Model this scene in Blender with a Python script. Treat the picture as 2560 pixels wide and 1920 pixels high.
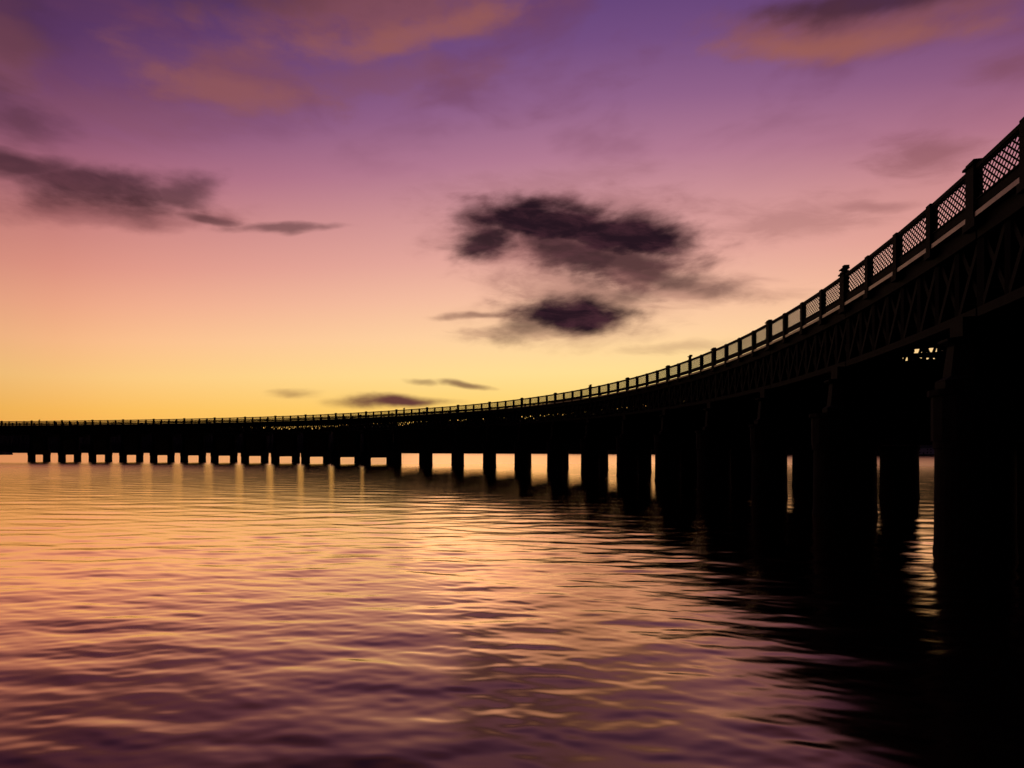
import bpy, bmesh, math, random
import numpy as np
from mathutils import Vector, Matrix

for o in list(bpy.data.objects):
    bpy.data.objects.remove(o, do_unlink=True)
scene = bpy.context.scene
COL = scene.collection
R = math.radians
EYE = 4.0            # eye height above the water, metres
FPX = 1511.0         # focal length in photograph pixels (2560 wide)


def lin(r, g, b):
    def f(c):
        c /= 255.0
        return c / 12.92 if c <= 0.04045 else ((c + 0.055) / 1.055) ** 2.4
    return (f(r), f(g), f(b), 1.0)


# ------------------------------------------------------------------ camera
cam = bpy.data.cameras.new('camera')
cam.sensor_width = 36.0
cam.lens = 36.0 * FPX / 2560.0
cam.shift_y = 170.0 / 2560.0
cam.clip_start = 0.1
cam.clip_end = 40000.0
camo = bpy.data.objects.new('camera', cam)
COL.objects.link(camo)
camo.location = (0, 0, EYE)
camo.rotation_euler = (R(90), 0, 0)
scene.camera = camo

# ------------------------------------------------------------------ sky
world = bpy.data.worlds.new('World')
scene.world = world
world.use_nodes = True
NT = world.node_tree
NT.nodes.clear()


def nd(kind, **kw):
    n = NT.nodes.new(kind)
    for k, v in kw.items():
        setattr(n, k, v)
    return n


def put(sock, v):
    if isinstance(v, bpy.types.NodeSocket):
        NT.links.new(v, sock)
    else:
        sock.default_value = v


def ma(op, a, b=0.0, c=0.0, clamp=False):
    n = nd('ShaderNodeMath', operation=op, use_clamp=clamp)
    put(n.inputs[0], a); put(n.inputs[1], b); put(n.inputs[2], c)
    return n.outputs[0]


def mrange(v, a, b, c, d, smooth=True):
    n = nd('ShaderNodeMapRange', interpolation_type='SMOOTHSTEP' if smooth else 'LINEAR')
    put(n.inputs['Value'], v)
    for k, q in zip(('From Min', 'From Max', 'To Min', 'To Max'), (a, b, c, d)):
        n.inputs[k].default_value = q
    return n.outputs[0]


def mixc(f, a, b, bt='MIX'):
    n = nd('ShaderNodeMix', data_type='RGBA', blend_type=bt)
    put(n.inputs[0], f); put(n.inputs[6], a); put(n.inputs[7], b)
    return n.outputs[2]


def noise(vec, scale, detail, rough=0.55, dist=0.0):
    n = nd('ShaderNodeTexNoise')
    put(n.inputs['Vector'], vec)
    n.inputs['Scale'].default_value = scale
    n.inputs['Detail'].default_value = detail
    n.inputs['Roughness'].default_value = rough
    n.inputs['Distortion'].default_value = dist
    return n


def comb(x, y, z):
    n = nd('ShaderNodeCombineXYZ')
    put(n.inputs[0], x); put(n.inputs[1], y); put(n.inputs[2], z)
    return n.outputs[0]


tc = nd('ShaderNodeTexCoord')
sep = nd('ShaderNodeSeparateXYZ')
NT.links.new(tc.outputs['Generated'], sep.inputs[0])
DX, DY, DZ = sep.outputs
AZ = ma('MULTIPLY', ma('ARCTAN2', DX, DY), 57.29578)
EL = ma('MULTIPLY', ma('ARCSINE', DZ), 57.29578)
EL90 = ma('DIVIDE', ma('MAXIMUM', EL, 0.0), 90.0)


def ramp(fac, stops):
    n = nd('ShaderNodeValToRGB')
    n.color_ramp.interpolation = 'LINEAR'
    el = n.color_ramp.elements
    while len(el) > 1:
        el.remove(el[-1])
    el[0].position = stops[0][0] / 90.0
    el[0].color = lin(*stops[0][1])
    for p, c in stops[1:]:
        e = el.new(p / 90.0)
        e.color = lin(*c)
    NT.links.new(fac, n.inputs[0])
    return n.outputs[0]


# glow side of the sky (towards the set sun) and the far side of it
GAZ = 8.0            # azimuth of the set sun, degrees right of the view axis
cosd = ma('COSINE', ma('MULTIPLY', ma('SUBTRACT', AZ, GAZ), math.pi / 180))
AWAY = ma('DIVIDE', ma('SUBTRACT', 1.0, cosd), 0.293, clamp=True)   # 0 at the sun's azimuth, 1 at 45 degrees from it
ELG = ma('MULTIPLY', EL90, ma('MULTIPLY_ADD', AWAY, 0.31, 1.0))
glow = ramp(ELG, [(0, (254, 192, 90)), (4.2, (255, 211, 110)), (7.5, (255, 222, 148)), (11, (254, 210, 162)),
                  (14.5, (244, 190, 162)), (18, (228, 168, 157)), (22, (207, 148, 151)),
                  (26, (178, 121, 146)), (30, (145, 97, 138)), (34, (116, 77, 129)),
                  (38, (93, 62, 118)), (46, (66, 46, 94)), (60, (42, 31, 64)), (90, (30, 24, 48))])
glow = mixc(AWAY, glow, mixc(1.0, glow, (0.97, 0.77, 0.68, 1.0), 'MULTIPLY'))
dusk = ramp(EL90, [(0, (24, 17, 27)), (10, (25, 18, 30)), (30, (25, 19, 33)), (60, (26, 20, 38)), (90, (30, 24, 48))])
base = mixc(mrange(cosd, 0.15, 0.80, 0.0, 1.0), dusk, glow)

# sky texture: low after-glow air light under the colours above
SUN_EL, SUN_AZ = 1.0, GAZ
sky = nd('ShaderNodeTexSky', sky_type='NISHITA')
sky.sun_disc = False
sky.sun_elevation = R(SUN_EL)
sky.sun_rotation = R(SUN_AZ)
sky.air_density = 1.5
sky.dust_density = 2.0
sky_add = nd('ShaderNodeVectorMath', operation='SCALE')
NT.links.new(sky.outputs[0], sky_add.inputs[0])
sky_add.inputs['Scale'].default_value = 0.004
addn = nd('ShaderNodeMix', data_type='RGBA', blend_type='ADD')
addn.inputs[0].default_value = 1.0
NT.links.new(base, addn.inputs[6]); NT.links.new(sky_add.outputs[0], addn.inputs[7])
SKYC = addn.outputs[2]

# cloud field in azimuth / elevation degrees
pv = comb(AZ, EL, 0.0)
stretch = comb(ma('MULTIPLY', AZ, 0.42), ma('ADD', EL, ma('MULTIPLY', AZ, -0.06)), 0.0)
n_big = noise(stretch, 0.22, 4, 0.5, 0.3)
n_mid = noise(stretch, 0.55, 6, 0.56, 0.15)
n_wsp = noise(comb(ma('MULTIPLY', AZ, 0.28), ma('ADD', EL, ma('MULTIPLY', AZ, 0.12)), 3.7), 0.8, 6, 0.6, 0.4)
sb = nd('ShaderNodeSeparateColor'); NT.links.new(n_big.outputs['Color'], sb.inputs[0])
wa = ma('ADD', AZ, ma('MULTIPLY', ma('SUBTRACT', sb.outputs[0], 0.5), 5.0))
we = ma('ADD', EL, ma('MULTIPLY', ma('SUBTRACT', sb.outputs[1], 0.5), 2.2))
WV = comb(wa, we, 0.0)
NM = ma('SUBTRACT', n_mid.outputs['Fac'], 0.5)
NW = ma('SUBTRACT', n_wsp.outputs['Fac'], 0.5)


def px2dir(x, y):
    dx, dy = (x - 1280) / FPX, (1130 - y) / FPX
    a = math.atan(dx)
    return math.degrees(a), math.degrees(math.atan(dy * math.cos(a)))


def blob(x, y, rx, ry, rot=0.0, st=1.0, edge=(1.15, 0.35), rag=1.3, nz=None):
    a, e = px2dir(x, y)
    rx *= 1.18; ry *= 1.3
    a0, e0 = px2dir(x - rx, y); a1, e1 = px2dir(x + rx, y); _, e2 = px2dir(x, y - ry)
    rot += math.degrees(math.atan2(e1 - e0, a1 - a0))
    m = nd('ShaderNodeMapping', vector_type='TEXTURE')
    NT.links.new(WV, m.inputs[0])
    m.inputs['Location'].default_value = (a, e, 0)
    m.inputs['Rotation'].default_value = (0, 0, R(rot))
    m.inputs['Scale'].default_value = (math.hypot(a1 - a0, e1 - e0) / 2, abs(e2 - e), 1)
    ln = nd('ShaderNodeVectorMath', operation='LENGTH')
    NT.links.new(m.outputs[0], ln.inputs[0])
    q = ma('MULTIPLY_ADD', nz if nz is not None else NM, rag, ln.outputs['Value'])
    return mrange(q, edge[0], edge[1], 0.0, st)


def union(bs):
    r = bs[0]
    for b in bs[1:]:
        r = ma('MAXIMUM', r, b)
    return r


# high cloud lit orange from beneath
lit = union([
    blob(980, 25, 420, 95, 3, .80, (1.25, .2), 1.6),
    blob(600, 205, 260, 85, -4, .62, (1.3, .1), 1.9),
    blob(930, 195, 330, 55, 2, .42, (1.3, .1), 1.9),
    blob(2140, 66, 400, 62, 4, .85, (1.2, .2), 1.2),
    blob(20, 130, 110, 120, 0, .6, (1.2, .1), 1.4),
    blob(300, 290, 330, 60, -6, .25, (1.3, .1), 2.0, NW),
])
mott = ma('MULTIPLY', mrange(n_big.outputs['Fac'], 0.46, 0.70, 0.0, 1.0), mrange(EL, 21.0, 31.0, 0.0, 0.45))
c0 = mixc(mott, SKYC, lin(112, 62, 84))
c1 = mixc(lit, c0, lin(134, 80, 86))
litedge = union([
    blob(1030, 85, 300, 34, 8, .55, (1.3, .1), 1.2),
    blob(560, 235, 190, 40, -6, .38, (1.3, .1), 1.8),
    blob(2080, 110, 330, 32, 3, .7, (1.2, .1), 1.0),
])
c1 = mixc(litedge, c1, lin(160, 97, 86))
shade = union([
    blob(2180, 5, 330, 42, 6, .8, (1.2, .2), 1.0),
    blob(700, -20, 330, 60, 0, .35, (1.2, .2), 1.4),
    blob(30, 60, 110, 130, 0, .35, (1.2, .2), 1.4),
])
c1 = mixc(shade, c1, lin(62, 36, 52))

# low cloud in shadow: silhouettes against the glow
warm = union([
    blob(270, 535, 330, 30, -2, .6, (1.3, .2), 1.6),
    blob(1430, 605, 310, 110, -4, .75, (1.25, .25), 1.3),
    blob(1420, 795, 200, 58, 0, .6, (1.3, .2), 1.3),
    blob(1560, 670, 190, 60, -8, .75, (1.2, .3), 1.5),
    blob(1440, 730, 200, 50, -6, .5, (1.3, .2), 1.8, NW),
    blob(1700, 715, 260, 30, -4, .5, (1.3, .1), 1.8, NW),
    blob(1520, 505, 240, 38, -4, .32, (1.3, .1), 2.2, NW),
    blob(1960, 545, 190, 45, 8, .32, (1.3, .1), 2.2, NW),
    blob(2160, 508, 140, 14, 3, .4, (1.3, .1), 1.4, NW),
    blob(2330, 385, 130, 48, 4, .5, (1.3, .1), 1.6, NW),
    blob(2520, 170, 130, 40, 4, .45, (1.3, .1), 1.6, NW),
    blob(1340, 830, 190, 24, 6, .5, (1.3, .1), 1.8, NW),
    blob(1700, 862, 150, 14, 6, .3, (1.3, .1), 1.8, NW),
    blob(1360, 460, 260, 30, 4, .18, (1.3, .1), 2.2, NW),
])
c2 = mixc(warm, c1, lin(120, 68, 72))
dark = union([
    blob(1195, 545, 75, 40, 0, .62, (1.3, .3), 1.4),
    blob(1215, 608, 85, 42, 16, .95, (1.25, .3), 1.3),
    blob(1370, 555, 210, 58, -3, 1.0, (1.2, .4), 1.0),
    blob(1560, 590, 190, 62, -4, 1.0, (1.2, .4), 1.0),
    blob(1430, 640, 150, 52, -20, .85, (1.3, .3), 1.5),
    blob(1560, 650, 170, 40, 0, .75, (1.3, .3), 1.5),
    blob(1680, 690, 170, 26, -10, .7, (1.3, .2), 1.5),
    blob(1580, 730, 90, 26, 10, .55, (1.3, .2), 1.6),
    blob(1430, 785, 165, 42, 0, 1.0, (1.25, .35), 1.3),
    blob(1330, 812, 100, 26, 14, .6, (1.3, .2), 1.6),
    blob(40, 425, 190, 42, -8, .78, (1.3, .2), 1.2),
    blob(260, 480, 240, 46, -4, .82, (1.25, .25), 1.2),
    blob(440, 485, 120, 34, 8, .7, (1.25, .25), 1.3),
    blob(520, 545, 90, 12, -14, .6, (1.3, .2), 1.2),
    blob(700, 568, 150, 11, 2, .62, (1.3, .2), 1.2),
    blob(20, 290, 130, 60, -20, .45, (1.3, .1), 1.6),
])
c3 = mixc(dark, c2, mixc(mrange(n_wsp.outputs['Fac'], 0.40, 0.68, 0.0, 1.0), lin(38, 22, 31), lin(68, 38, 47)))

low = union([
    blob(985, 1008, 140, 14, -1, .97, (1.3, .2), 1.0),
    blob(1150, 960, 75, 8, -5, .75, (1.3, .2), 1.0),
    blob(1050, 955, 42, 8, -4, .5, (1.3, .2), 1.0),
    blob(745, 988, 55, 10, 0, .45, (1.3, .1), 1.4),
    blob(1195, 787, 90, 10, 2, .6, (1.3, .2), 1.0),
])
c3 = mixc(low, c3, lin(92, 46, 52))

bg = nd('ShaderNodeBackground')
NT.links.new(c3, bg.inputs[0])
bg.inputs[1].default_value = 1.0
world.cycles.sampling_method = 'NONE'
scene.cycles.max_bounces = 4
scene.cycles.diffuse_bounces = 1
scene.cycles.glossy_bounces = 3
scene.cycles.caustics_reflective = False
scene.cycles.caustics_refractive = False
wo = nd('ShaderNodeOutputWorld')
NT.links.new(bg.outputs[0], wo.inputs[0])

# the last of the sun, at the ridge
sd = bpy.data.lights.new('sun', 'SUN')
sd.energy = 0.22
sd.angle = R(38)
sd.color = (1.0, 0.52, 0.28)
so = bpy.data.objects.new('sun', sd)
COL.objects.link(so)
so.location = (0, 0, 200)
v = Vector((math.sin(R(SUN_AZ)) * math.cos(R(SUN_EL)), math.cos(R(SUN_AZ)) * math.cos(R(SUN_EL)), math.sin(R(SUN_EL))))
so.rotation_euler = (-v).to_track_quat('-Z', 'Y').to_euler()

vs = scene.view_settings
vs.view_transform = 'Standard'
vs.look = 'None'
vs.exposure = 0.0
vs.gamma = 1.0
vs.use_curve_mapping = False


# ------------------------------------------------------------------ materials
def mat(name, col, rough=0.6, metal=0.0, var=0.35, nscale=3.0, bump=0.0, bscale=20.0, ior=None):
    m = bpy.data.materials.new(name)
    m.use_nodes = True
    t = m.node_tree
    b = t.nodes['Principled BSDF']
    b.inputs['Roughness'].default_value = rough
    b.inputs['Metallic'].default_value = metal
    if not metal: b.inputs['Specular IOR Level'].default_value = 0.06
    if ior:
        b.inputs['IOR'].default_value = ior
    g = t.nodes.new('ShaderNodeNewGeometry')
    n = t.nodes.new('ShaderNodeTexNoise')
    n.inputs['Scale'].default_value = nscale
    n.inputs['Detail'].default_value = 5
    t.links.new(g.outputs['Position'], n.inputs['Vector'])
    r = t.nodes.new('ShaderNodeValToRGB')
    r.color_ramp.elements[0].position = 0.3
    r.color_ramp.elements[1].position = 0.7
    r.color_ramp.elements[0].color = tuple(c * (1 - var) for c in col) + (1,)
    r.color_ramp.elements[1].color = tuple(c * (1 + var) for c in col) + (1,)
    t.links.new(n.outputs[0], r.inputs[0])
    t.links.new(r.outputs[0], b.inputs['Base Color'])
    if bump:
        n2 = t.nodes.new('ShaderNodeTexNoise')
        n2.inputs['Scale'].default_value = bscale
        t.links.new(g.outputs['Position'], n2.inputs['Vector'])
        bp = t.nodes.new('ShaderNodeBump')
        bp.inputs['Strength'].default_value = bump
        bp.inputs['Distance'].default_value = 0.02
        t.links.new(n2.outputs[0], bp.inputs['Height'])
        t.links.new(bp.outputs[0], b.inputs['Normal'])
    return m


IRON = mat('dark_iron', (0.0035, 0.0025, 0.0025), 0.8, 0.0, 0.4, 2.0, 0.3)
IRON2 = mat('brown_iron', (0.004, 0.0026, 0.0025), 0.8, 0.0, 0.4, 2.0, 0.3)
BRICK = mat('dark_brick', (0.012, 0.009, 0.008), 0.9, 0.0, 0.4, 1.2, 0.5, 9.0)  # brick darkened evenly to read as a silhouette
EDGE = mat('worn_steel', (0.13, 0.105, 0.105), 0.45, 0.85, 0.25, 1.5, 0.3, 14.0)
HILL = mat('wooded_hill', (0.008, 0.009, 0.007), 0.95, 0.0, 0.4, 0.02)
ROCKM = mat('wet_rock', (0.05, 0.045, 0.042), 0.6, 0.0, 0.4, 0.3, 0.6, 1.0)


# ------------------------------------------------------------------ helpers
def tag(o, label=None, cat=None, group=None, kind=None):
    if label: o['label'] = label
    if cat: o['category'] = cat
    if group: o['group'] = group
    if kind: o['kind'] = kind
    return o


def mesh_of(name, verts, faces, m, smooth=False):
    me = bpy.data.meshes.new(name)
    me.from_pydata([tuple(p) for p in verts], [], faces)
    bm = bmesh.new(); bm.from_mesh(me)
    bmesh.ops.recalc_face_normals(bm, faces=bm.faces)
    bm.to_mesh(me); bm.free()
    if smooth:
        for p in me.polygons: p.use_smooth = True
    me.materials.append(m)
    return me


def link(name, me, parent=None, loc=(0, 0, 0)):
    o = bpy.data.objects.new(name, me)
    COL.objects.link(o)
    o.location = loc
    if parent: o.parent = parent
    return o


class MB:
    def __init__(s): s.v = []; s.f = []
    def box(s, x0, x1, y0, y1, z0, z1):
        b = len(s.v)
        s.v += [(x, y, z) for x in (x0, x1) for y in (y0, y1) for z in (z0, z1)]
        s.f += [tuple(b + i for i in q) for q in ((0, 1, 3, 2), (4, 6, 7, 5), (0, 4, 5, 1), (2, 3, 7, 6), (0, 2, 6, 4), (1, 5, 7, 3))]
    def bar(s, p, q, w, t, up=(0, 0, 1)):
        p, q = Vector(p), Vector(q)
        d = (q - p).normalized()
        n = d.cross(Vector(up))
        if n.length < 1e-4: n = d.cross(Vector((1, 0, 0)))
        n.normalize(); u = n.cross(d)
        b = len(s.v)
        for c in (p, q):
            for a, e in ((-1, -1), (1, -1), (1, 1), (-1, 1)):
                s.v.append(tuple(c + n * (a * t / 2) + u * (e * w / 2)))
        s.f += [tuple(b + i for i in q_) for q_ in ((0, 3, 2, 1), (4, 5, 6, 7), (0, 1, 5, 4), (1, 2, 6, 5), (2, 3, 7, 6), (3, 0, 4, 7))]
    def lathe(s, c, prof, n=16, ph=0.0):
        b = len(s.v)
        for (r, z) in prof:
            for i in range(n):
                a = ph + 2 * math.pi * i / n
                s.v.append((c[0] + r * math.cos(a), c[1] + r * math.sin(a), z))
        for j in range(len(prof) - 1):
            for i in range(n):
                k = (i + 1) % n
                s.f.append((b + j * n + i, b + j * n + k, b + (j + 1) * n + k, b + (j + 1) * n + i))
        s.f.append(tuple(b + i for i in reversed(range(n))))
        s.f.append(tuple(b + (len(prof) - 1) * n + i for i in range(n)))
    def prism(s, sections):
        b = len(s.v); n = len(sections[0])
        for sec in sections: s.v += [tuple(p) for p in sec]
        for j in range(len(sections) - 1):
            for i in range(n):
                k = (i + 1) % n
                s.f.append((b + j * n + i, b + j * n + k, b + (j + 1) * n + k, b + (j + 1) * n + i))
        s.f.append(tuple(b + i for i in reversed(range(n))))
        s.f.append(tuple(b + (len(sections) - 1) * n + i for i in range(n)))
    def mesh(s, name, m, smooth=False): return mesh_of(name, s.v, s.f, m, smooth)
    def obj(s, name, m, parent=None, loc=(0, 0, 0), smooth=False):
        return link(name, s.mesh(name, m, smooth), parent, loc)


# ------------------------------------------------------------------ alignment of the bridge
SPAN = 15.0
K0, K1 = -3, 29
TH = [0.84876, 0.92176, -0.30035, -0.10915, 0.01902, 0.00811]
_ss = np.arange(K0 - 0.5, K1 + 0.501, 0.01)
_u = (np.maximum(_ss, -0.6) - 12) / 12
_t = sum(c * _u ** i for i, c in enumerate(TH))
_x = np.concatenate([[0], np.cumsum(-(np.sin(_t[1:]) + np.sin(_t[:-1])) / 2 * 0.01 * SPAN)])
_y = np.concatenate([[0], np.cumsum((np.cos(_t[1:]) + np.cos(_t[:-1])) / 2 * 0.01 * SPAN)])
_x += 17.887 - np.interp(0, _ss, _x)
_y += 23.401 - np.interp(0, _ss, _y)


def rail_z(k):                       # height of the parapet's top rail above the water
    rise = k if k < 11 else 12 - math.exp(11 - k)
    return EYE + 10.978 * (1 + 0.0148 * rise)


def at(k, off=0.0, z=0.0):           # k spans along, off metres outward, z metres above the rail top
    x = float(np.interp(k, _ss, _x)); y = float(np.interp(k, _ss, _y)); t = float(np.interp(k, _ss, _t))
    return Vector((x + off * math.cos(t), y + off * math.sin(t), rail_z(k) + z))


def heading(k): return float(np.interp(k, _ss, _t))


DW = 11.0            # deck width between parapets
ORG = at(0).copy(); ORG.z = 0
bridge = link('railway_bridge', None, None, ORG)
tag(bridge, 'long dark curved railway bridge on twin-legged piers crossing the water', 'bridge')


def sweep(k0, k1, n, o0, o1, z0, z1):
    m = MB(); secs = []
    for i in range(n + 1):
        k = k0 + (k1 - k0) * i / n
        secs.append([at(k, o0, z0), at(k, o1, z0), at(k, o1, z1), at(k, o0, z1)])
    m.prism(secs)
    return m


NEG = -ORG
# deck, one length for each span
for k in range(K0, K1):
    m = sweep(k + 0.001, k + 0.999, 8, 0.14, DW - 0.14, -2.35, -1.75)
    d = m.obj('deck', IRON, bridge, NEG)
    m = MB()
    for j in range(8):
        q = k + (j + 0.5) / 8
        m.bar(at(q, 0.5, -2.75), at(q, DW - 0.5, -2.75), 0.78, 0.24)
    for off in (2.6, 4.2, 6.8, 8.4):
        for j in range(4):
            m.bar(at(k + j / 4 + .003, off, -2.62), at(k + (j + 1) / 4 - .003, off, -2.62), 0.5, 0.2)
    m.obj('cross_beams', IRON, d)

# main girders: lattice trusses under both edges of the deck
GB = -5.75           # bottom chord below the rail top
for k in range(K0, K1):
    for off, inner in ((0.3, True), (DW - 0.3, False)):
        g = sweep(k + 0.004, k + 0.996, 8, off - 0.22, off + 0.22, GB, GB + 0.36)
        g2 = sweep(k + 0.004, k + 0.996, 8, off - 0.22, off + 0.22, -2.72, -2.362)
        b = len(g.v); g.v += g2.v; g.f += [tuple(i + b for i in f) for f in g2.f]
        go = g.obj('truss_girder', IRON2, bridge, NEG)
        near = k <= 4 and inner
        web = MB()
        npan = 8
        for j in range(npan):
            a, c = k + j / npan + 0.004, k + (j + 1) / npan - 0.004
            segs = [((a, GB + .3), (c, -2.66)), ((a, -2.66), (c, GB + .3))]
            for (qa, za), (qb, zb) in segs:
                sh = 0.05 if za < zb else -0.05
                if near:
                    w = MB(); w.bar(at(qa, off + sh, za), at(qb, off + sh, zb), 0.24, 0.06)
                    w.obj('diagonal_brace', IRON2, go)
                else:
                    web.bar(at(qa, off + sh, za), at(qb, off + sh, zb), 0.30, 0.06)
        for j in range(npan + 1):
            q = k + 0.006 + j / npan * 0.988
            if near:
                w = MB(); w.bar(at(q, off, GB + .3), at(q, off, -2.66), 0.2, 0.26)
                w.obj('upright', IRON2, go)
            else:
                web.bar(at(q, off, GB + .3), at(q, off, -2.66), 0.24, 0.2)
        if not near:
            tag(web.obj('web_bracing', IRON2, go), kind='stuff')
    # sway bracing between the two girders
    m = MB()
    for j in range(4):
        a, c = k + j / 4, k + (j + 1) / 4
        m.bar(at(a, 0.6, GB + .2), at(c, DW - .6, GB + .2), 0.2, 0.2)
        m.bar(at(a, DW - .6, GB + .45), at(c, .6, GB + .45), 0.2, 0.2)
        m.bar(at(a + .02, 0.6, GB + .5), at(a + .02, DW / 2, -3.1), 0.22, 0.2)
        m.bar(at(a + .02, DW - 0.6, GB + .5), at(a + .02, DW / 2, -3.1), 0.22, 0.2)
    m.obj('sway_bracing', IRON, bridge, NEG)

# piers: twin round brick legs, a connecting slab, iron uprights and a cap
PIERS = [k for k in range(K0, K1 + 1) if k not in (25,)]
rng = random.Random(5)
for k in PIERS:
    d = float(np.interp(k, [12, 14, 18, 24, 28], [11.0, 10.2, 9.3, 6.7, 6.5]))
    rad = float(np.interp(k, [-1, 0, 1, 2, 3, 4, 8, 13, 20], [1.4, 1.28, 1.78, 1.46, 1.82, 1.74, 1.72, 1.55, 1.32]))
    if k >= 13:
        sb_ = EYE - float(np.interp(k, [13, 22], [1.85, 1.15])); st_ = sb_ + 2.0
    else:
        sb_ = EYE + 0.42; st_ = sb_ + 2.0
    f, r = at(k, 0.0), at(k, d)
    p = link('pier', None, bridge, Vector((f.x, f.y, 0)) - ORG)
    base = Vector((f.x, f.y, 0))
    top = rail_z(k) + GB
    h = heading(k)
    nrm = Vector((math.cos(h), math.sin(h), 0)); tan = Vector((-math.sin(h), math.cos(h), 0))
    for c in (f, r):
        m = MB()
        cc = c - base
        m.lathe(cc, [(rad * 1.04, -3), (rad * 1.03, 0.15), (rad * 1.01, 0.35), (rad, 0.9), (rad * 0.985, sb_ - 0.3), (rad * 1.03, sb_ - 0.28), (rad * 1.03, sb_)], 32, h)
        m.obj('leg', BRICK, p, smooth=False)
        m = MB()
        w = 1.0 if k < 13 else 0.85
        m.lathe(cc, [(w * 1.25, st_ + .003), (w * 1.25, st_ + .35), (w, st_ + .5), (w * 0.85, top - 1.1), (w * 1.15, top - 0.95), (w * 1.15, top - .85)], 8, h + math.pi / 8)
        m.obj('iron_upright', IRON2, p)
    # slab with rounded ends
    m = MB(); prof = []
    w = rad + 0.1
    for c, a0 in ((f - base, math.pi / 2), (r - base, -math.pi / 2)):
        for i in range(9):
            a = a0 + math.pi * i / 8
            prof.append(c + nrm * (w * math.cos(a)) + tan * (w * math.sin(a)))
    def ring(s, z):
        cen = (f + r) / 2 - base
        return [Vector((cen.x + (q.x - cen.x) * s, cen.y + (q.y - cen.y) * s, z)) for q in prof]
    m.prism([ring(1, sb_ + .003), ring(1, st_ - .25), ring(1.02, st_ - .22), ring(1.02, st_)])
    m.obj('connecting_slab', BRICK, p)
    # iron plating that closes the pier between its uprights
    m = MB(); hi = top - 0.84
    ca, cb = f - base + nrm * 0.5, r - base - nrm * 0.5
    m.prism([[ca - tan * .12 + Vector((0, 0, z_ - ca.z)), ca + tan * .12 + Vector((0, 0, z_ - ca.z)),
              cb + tan * .12 + Vector((0, 0, z_ - cb.z)), cb - tan * .12 + Vector((0, 0, z_ - cb.z))] for z_ in (st_ + .004, hi)])
    m.obj('web_plate', IRON2, p)
    # cap beam and arched brace
    m = MB()
    a_, b_ = at(k, 0.0) - base, at(k, DW) - base
    m.bar((a_.x - nrm.x * .6, a_.y - nrm.y * .6, top - .45), (b_.x + nrm.x * .6, b_.y + nrm.y * .6, top - .45), 0.75, 1.1)
    m.obj('cap_beam', IRON2, p)
    m = MB(); ca, cb = f - base, r - base
    hh = max(0.6, top - 1.0 - st_)
    pts = []
    for i in range(13):
        s = i / 12
        q = ca.lerp(cb, s)
        pts.append(Vector((q.x, q.y, st_ + 0.25 * hh + 0.72 * hh * (1 - abs(2 * s - 1) ** 2.4))))
    for a, b in zip(pts, pts[1:]): m.bar(a, b, 0.5, 0.4)
    m.obj('arched_brace', IRON2, p)

# parapets: posts, rails with lattice, foot plates and steel edge strips
PL = SPAN / 4


def panel_meshes():
    m = MB(); m.box(0, PL, -.10, .10, -.17, 0); m.box(0, PL, -.06, .06, -.23, -.173)
    m.box(0, PL, -.04, .04, -1.70, -1.36); m.box(0, PL, -.09, .09, -1.355, -1.30)
    rail = m.mesh('parapet_rail', IRON)
    m = MB(); n = 11; zt, zb = -.222, -1.305; rows = 4; cw = PL / n; ch = (zt - zb) / rows
    for s in (1, -1):
        for i in range(-rows, n + rows):
            x0 = i * cw; x1 = x0 + s * rows * cw
            dx = x1 - x0
            lo, hi = sorted((((0 - x0) / dx), ((PL - x0) / dx)))
            t0, t1 = max(0, lo), min(1, hi)
            if t1 - t0 < 0.02: continue
            p = (x0 + dx * t0, s * .012, zb + (zt - zb) * t0); q = (x0 + dx * t1, s * .012, zb + (zt - zb) * t1)
            m.bar(p, q, 0.06, 0.02)
    lat = m.mesh('lattice', IRON)
    m = MB(); m.box(0.02, PL - .02, -.12, .12, -1.99, -1.80)
    edge = m.mesh('edge_strip', EDGE)
    return rail, lat, edge


RAIL, LAT, EDG = panel_meshes()


def post_mesh(w, hgt, cap):
    m = MB()
    m.box(-w / 2, w / 2, -.16, .16, -2.3, hgt)
    m.box(-w * .75, w * .75, -.20, .20, -2.36, -2.05)
    if cap:
        m.box(-w * .68, w * .68, -.22, .22, hgt + .002, hgt + .09)
        m.box(-w * .5, w * .5, -.15, .15, hgt + .092, hgt + .2)
    return m.mesh('parapet_post', IRON)


POST, PIERPOST = post_mesh(.42, .03, False), post_mesh(.66, .04, True)
tall = MB()
tall.box(-.15, .15, -.13, .13, 0.0, .34); tall.box(-.34, .34, -.2, .2, .342, .42); tall.box(-.4, -.1, -.16, .16, .422, .54)
TALL = tall.mesh('marker_head', IRON)


def frame(p, q):
    d = q - p
    L = d.length
    x = d / L
    y = Vector((0, 0, 1)).cross(x).normalized()
    z = x.cross(y)
    M = Matrix((x, y, z)).transposed().to_4x4()
    return M, L


for off in (0.0, DW):
    for j in range(K0 * 4, K1 * 4):
        p, q = at(j / 4, off), at((j + 1) / 4, off)
        M, L = frame(p, q)
        o = link('parapet_panel', RAIL, bridge)
        o.matrix_local = Matrix.Translation(p - ORG) @ M @ Matrix.Diagonal((L / PL, 1, 1, 1))
        link('lattice', LAT, o)
        link('edge_strip', EDG, o)
        o2 = link('parapet_post', PIERPOST if j % 4 == 0 else POST, bridge)
        o2.matrix_local = Matrix.Translation(p - ORG) @ Matrix.Rotation(heading(j / 4) + math.pi / 2, 4, 'Z')
        if off == 0 and j in (4, 14, 24, 47, 95):
            link('marker_head', TALL, o2)

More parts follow.
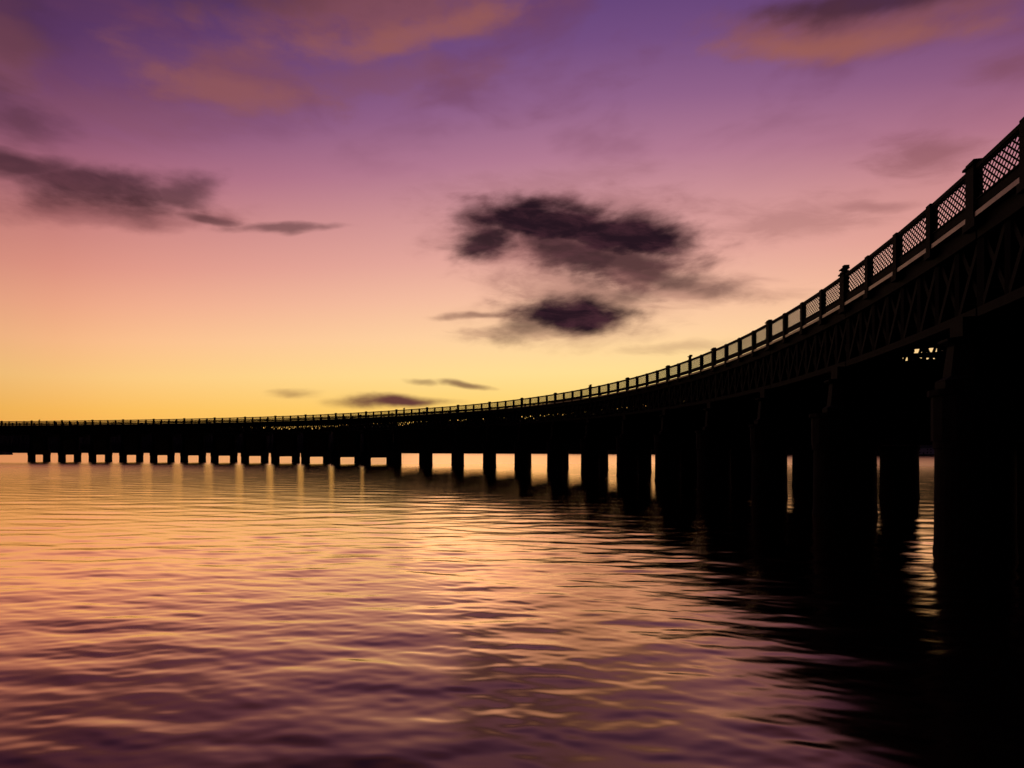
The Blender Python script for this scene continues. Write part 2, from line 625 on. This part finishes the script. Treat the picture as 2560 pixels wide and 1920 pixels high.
# ------------------------------------------------------------------ water
rngw = np.random.RandomState(11)
rows = [0.0]
rows += list(np.linspace(0.6, 6.6, 24))
ys = np.concatenate([np.arange(345, 24, -0.5), 24 * 0.965 ** np.arange(0, 170)])
rows += list(EYE * 604.4 / ys)
rows += list(np.arange(36, 270, 0.75))
rows += [9000, 14000, 22000]
rows = sorted(set(r for r in rows if r < 22001))
keep = [rows[0]]
for r_ in rows[1:]:
    if r_ - keep[-1] > min(0.008 + 0.00009 * r_ * r_, 0.5): keep.append(r_)
rows = np.array(keep)
front = np.radians(np.linspace(-47, 47, 760))
side = np.radians(np.concatenate([np.linspace(47.6, 80, 60), np.linspace(84, 276, 49), np.linspace(280, 312.4, 60)]))
ang = np.concatenate([front, side])
RR, AA = np.meshgrid(rows[1:], ang, indexing='ij')
XX, YY = RR * np.sin(AA), RR * np.cos(AA)
ZZ = np.zeros_like(XX)
dr = np.gradient(rows[1:])[:, None] * np.ones_like(XX)
da = np.gradient(ang)[None, :] * RR
NW_ = 130
lam = np.exp(rngw.uniform(np.log(0.26), np.log(4.5), NW_))
phi = rngw.normal(0, 0.36, NW_) + 0.1
ph0 = rngw.uniform(0, 2 * np.pi, NW_)
RMS = 0.042          # rms slope of the waves
slope = RMS * np.sqrt(2.0 / NW_)
for l, p_, h0 in zip(lam, phi, ph0):
    kx, ky = np.sin(p_), np.cos(p_)
    amp = slope * l / (2 * np.pi) * (1.0 if l > 0.4 else l / 0.4) * (1.0 if l < 2.2 else (2.2 / l) ** 0.6)
    res = np.maximum(np.abs(dr * (kx * np.sin(AA) + ky * np.cos(AA))), np.abs(da * (kx * np.cos(AA) - ky * np.sin(AA))))
    att = np.clip((l / np.maximum(res, 1e-6) - 2.5) / 3.0, 0, 1)
    arg = 2 * np.pi / l * (XX * kx + YY * ky) + h0
    ZZ += amp * att * np.sin(arg)
nr, na = XX.shape
co = np.empty((1 + nr * na, 3), np.float32)
co[0] = 0
co[1:, 0] = XX.ravel(); co[1:, 1] = YY.ravel(); co[1:, 2] = ZZ.ravel()
i, j = np.meshgrid(np.arange(nr - 1), np.arange(na), indexing='ij')
j2 = (j + 1) % na
quads = np.stack([1 + i * na + j, 1 + (i + 1) * na + j, 1 + (i + 1) * na + j2, 1 + i * na + j2], -1).reshape(-1, 4)
tj = np.arange(na)
tris = np.stack([np.zeros(na, int), 1 + tj, 1 + (tj + 1) % na], -1)
me = bpy.data.meshes.new('water')
me.vertices.add(len(co)); me.vertices.foreach_set('co', co.ravel())
loops = np.concatenate([quads[:, ::-1].ravel(), tris[:, ::-1].ravel()]).astype(np.int32)
me.loops.add(len(loops)); me.loops.foreach_set('vertex_index', loops)
starts = np.concatenate([np.arange(len(quads)) * 4, len(quads) * 4 + np.arange(len(tris)) * 3]).astype(np.int32)
me.polygons.add(len(starts)); me.polygons.foreach_set('loop_start', starts)
me.polygons.foreach_set('use_smooth', np.ones(len(starts), bool))
me.update(); me.validate()
wm = bpy.data.materials.new('river_water'); wm.use_nodes = True
t = wm.node_tree; b = t.nodes['Principled BSDF']
t.nodes.remove(b)
dif = t.nodes.new('ShaderNodeBsdfDiffuse'); dif.inputs[0].default_value = (0.012, 0.008, 0.006, 1)
glo = t.nodes.new('ShaderNodeBsdfGlossy'); glo.inputs['Color'].default_value = (1.0, 0.77, 0.62, 1)  # warmth of the glow put into the reflection tint
glo.distribution = 'BECKMANN'
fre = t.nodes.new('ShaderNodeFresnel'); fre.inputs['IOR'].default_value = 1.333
gain = t.nodes.new('ShaderNodeMath'); gain.operation = 'MULTIPLY'; gain.use_clamp = True; gain.inputs[1].default_value = 2.6  # reflection made stronger than real water's, to brighten the surface
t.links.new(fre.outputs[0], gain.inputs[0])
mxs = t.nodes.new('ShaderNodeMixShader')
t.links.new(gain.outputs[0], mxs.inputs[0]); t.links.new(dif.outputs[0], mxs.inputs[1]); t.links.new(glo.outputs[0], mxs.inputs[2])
t.links.new(mxs.outputs[0], t.nodes['Material Output'].inputs['Surface'])
g = t.nodes.new('ShaderNodeNewGeometry')
hs = []
ln = t.nodes.new('ShaderNodeVectorMath'); ln.operation = 'LENGTH'
t.links.new(g.outputs['Position'], ln.inputs[0])
mr = t.nodes.new('ShaderNodeMapRange'); mr.interpolation_type = 'SMOOTHSTEP'   # rougher away from the viewpoint, so far water mirrors more bright sky
for k_, v_ in zip(('From Min', 'From Max', 'To Min', 'To Max'), (40, 260, 0.16, 0.29)): mr.inputs[k_].default_value = v_
t.links.new(ln.outputs['Value'], mr.inputs['Value']); t.links.new(mr.outputs[0], glo.inputs['Roughness'])
for sc, stx, w in ((1.1, 0.4, 0.012), (0.30, 0.45, 0.028)):
    mp = t.nodes.new('ShaderNodeMapping'); mp.inputs['Scale'].default_value = (stx, 1, 1)
    mp.inputs['Rotation'].default_value = (0, 0, 0.12)
    t.links.new(g.outputs['Position'], mp.inputs[0])
    n = t.nodes.new('ShaderNodeTexNoise'); n.inputs['Scale'].default_value = sc; n.inputs['Detail'].default_value = 2.5
    n.inputs['Roughness'].default_value = 0.5
    t.links.new(mp.outputs[0], n.inputs['Vector'])
    q = t.nodes.new('ShaderNodeMath'); q.operation = 'MULTIPLY'; q.inputs[1].default_value = w
    t.links.new(n.outputs[0], q.inputs[0]); hs.append(q.outputs[0])
ad = t.nodes.new('ShaderNodeMath'); t.links.new(hs[0], ad.inputs[0]); t.links.new(hs[1], ad.inputs[1])
bp = t.nodes.new('ShaderNodeBump'); bp.inputs['Strength'].default_value = 1.0; bp.inputs['Distance'].default_value = 1.0
t.links.new(ad.outputs[0], bp.inputs['Height'])
for q_ in (dif, glo, fre): t.links.new(bp.outputs[0], q_.inputs['Normal'])
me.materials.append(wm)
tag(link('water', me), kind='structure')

# ------------------------------------------------------------------ far shore
def hills(name, prof, seed, jag, depth):
    """prof: list of (photo x, ridge pixels above the horizon, distance of the shoreline)."""
    rg = np.random.RandomState(seed)
    xs = np.array([p[0] for p in prof], float)
    u = np.arange(xs[0], xs[-1] + 1, 3.0)
    rid = np.interp(u, xs, [p[1] for p in prof]); dist = np.interp(u, xs, [p[2] for p in prof])
    nz = np.zeros_like(u)
    for s, a in ((160, 1.0), (60, .7), (24, .6), (10, .7), (6, .6)):
        kn = rg.normal(0, 1, int(len(u) * 3 / s) + 4)
        nz += a * np.interp(u / s, np.arange(len(kn)) + u[0] / s, kn)
    rid = rid + nz * jag * rid / 100.0
    verts, faces = [], []
    lev = [(0.0, -0.02), (0.002, .05), (.1, .3), (.3, .55), (.6, .8), (1.0, 1.0), (1.5, .8), (2.2, -.05)]
    for uu, rr, dd in zip(u, rid, dist):
        dirx = (uu - 1280) / FPX
        for s, hgt in lev:
            D = dd + depth * s * dd
            Hh = (dd * (1 + depth)) * rr / FPX + EYE
            wob = 1.0 if hgt in (1.0,) or hgt <= 0.05 else 1 + 0.1 * rg.normal()
            verts.append((dirx * D, D, Hh * hgt * wob))
    n = len(lev)
    for a in range(len(u) - 1):
        for c in range(n - 1):
            faces.append((a * n + c, a * n + c + 1, (a + 1) * n + c + 1, (a + 1) * n + c))
    me = mesh_of(name, verts, faces, HILL)
    return tag(link(name, me), kind='structure')


hills('far_hills', [(-900, 66, 3000), (0, 66, 2800), (560, 66, 2600), (680, 62, 2400), (1000, 69, 2000), (1200, 81, 1700),
                    (1400, 92, 1400), (1600, 115, 1150), (1700, 136, 1050), (2000, 206, 880), (2160, 248, 800),
                    (2330, 247, 760), (2400, 245, 750), (2560, 275, 720), (3400, 290, 700)], 3, 3.8, 0.25)

# pale building on the far bank, in line with the narrow gap between the nearest piers
PALE = mat('pale_render', (0.55, 0.52, 0.50), 0.85, 0.0, 0.15, 0.6)
SLATE = mat('slate', (0.05, 0.05, 0.055), 0.7, 0.0, 0.3, 2.0)
GLASS = mat('dark_glass', (0.01, 0.01, 0.012), 0.1, 0.0, 0.1, 1.0)
bd = 738.0
bx = (2308 - 1280) / FPX * bd
house = link('waterside_building', None, None, (bx, bd, 0))
house.rotation_euler = (0, 0, R(-30))
tag(house, 'pale gabled building on the far bank, seen through the gap beside the nearest pier', 'building')
m = MB(); m.box(-15, 15, -6, 6, -1.5, 1.2); m.obj('quay_base', ROCKM, house)
m = MB(); m.box(-13, 13, -5, 5, 1.203, 9.4); m.obj('wall', PALE, house)
m = MB(); m.prism([[(-13.5, -5.6, 9.403), (-13.5, 5.6, 9.403), (-13.5, 0, 13)], [(13.5, -5.6, 9.403), (13.5, 5.6, 9.403), (13.5, 0, 13)]])
roof = m.obj('roof', SLATE, house)
for cx_ in (-9, 8.5):
    m = MB(); m.box(cx_ - .5, cx_ + .5, -.45, .45, 12.2, 14.3); m.box(cx_ - .6, cx_ + .6, -.55, .55, 14.303, 14.5); m.obj('chimney', PALE, roof)
wmb = MB(); wmb.box(-.55, .55, -.06, .0, 0, 1.5); WIN = wmb.mesh('window', GLASS)
wsb = MB(); wsb.box(-.7, .7, -.16, .0, -.14, -.003); SILL = wsb.mesh('sill', PALE)
for zz in (2.6, 6.2):
    for xx in (-11, -7.4, -3.8, 3.8, 7.4, 11):
        w_ = link('window', WIN, house, (xx, -5.003, zz)); link('sill', SILL, w_)
m = MB(); m.box(-.7, .7, -5.08, -5.003, 1.21, 3.5); m.obj('door', SLATE, house)

# low rock beyond the bridge at the left edge
rg = random.Random(4)
bm = bmesh.new()
bmesh.ops.create_icosphere(bm, subdivisions=4, radius=1.0)
from mathutils import noise as mn
for v_ in bm.verts:
    c = v_.co
    k_ = 1 + 0.35 * mn.noise(c * 1.6 + Vector((3, 1, 7))) + 0.15 * mn.noise(c * 5)
    v_.co = Vector((c.x * 30 * k_, c.y * 12 * k_, c.z * 5.0 * k_))
me = bpy.data.meshes.new('rock'); bm.to_mesh(me); bm.free(); me.materials.append(ROCKM)
tag(link('rock', me, None, (-735, 850, 0.4)), 'low dark rock breaking the water beyond the bridge, far left', 'rock')
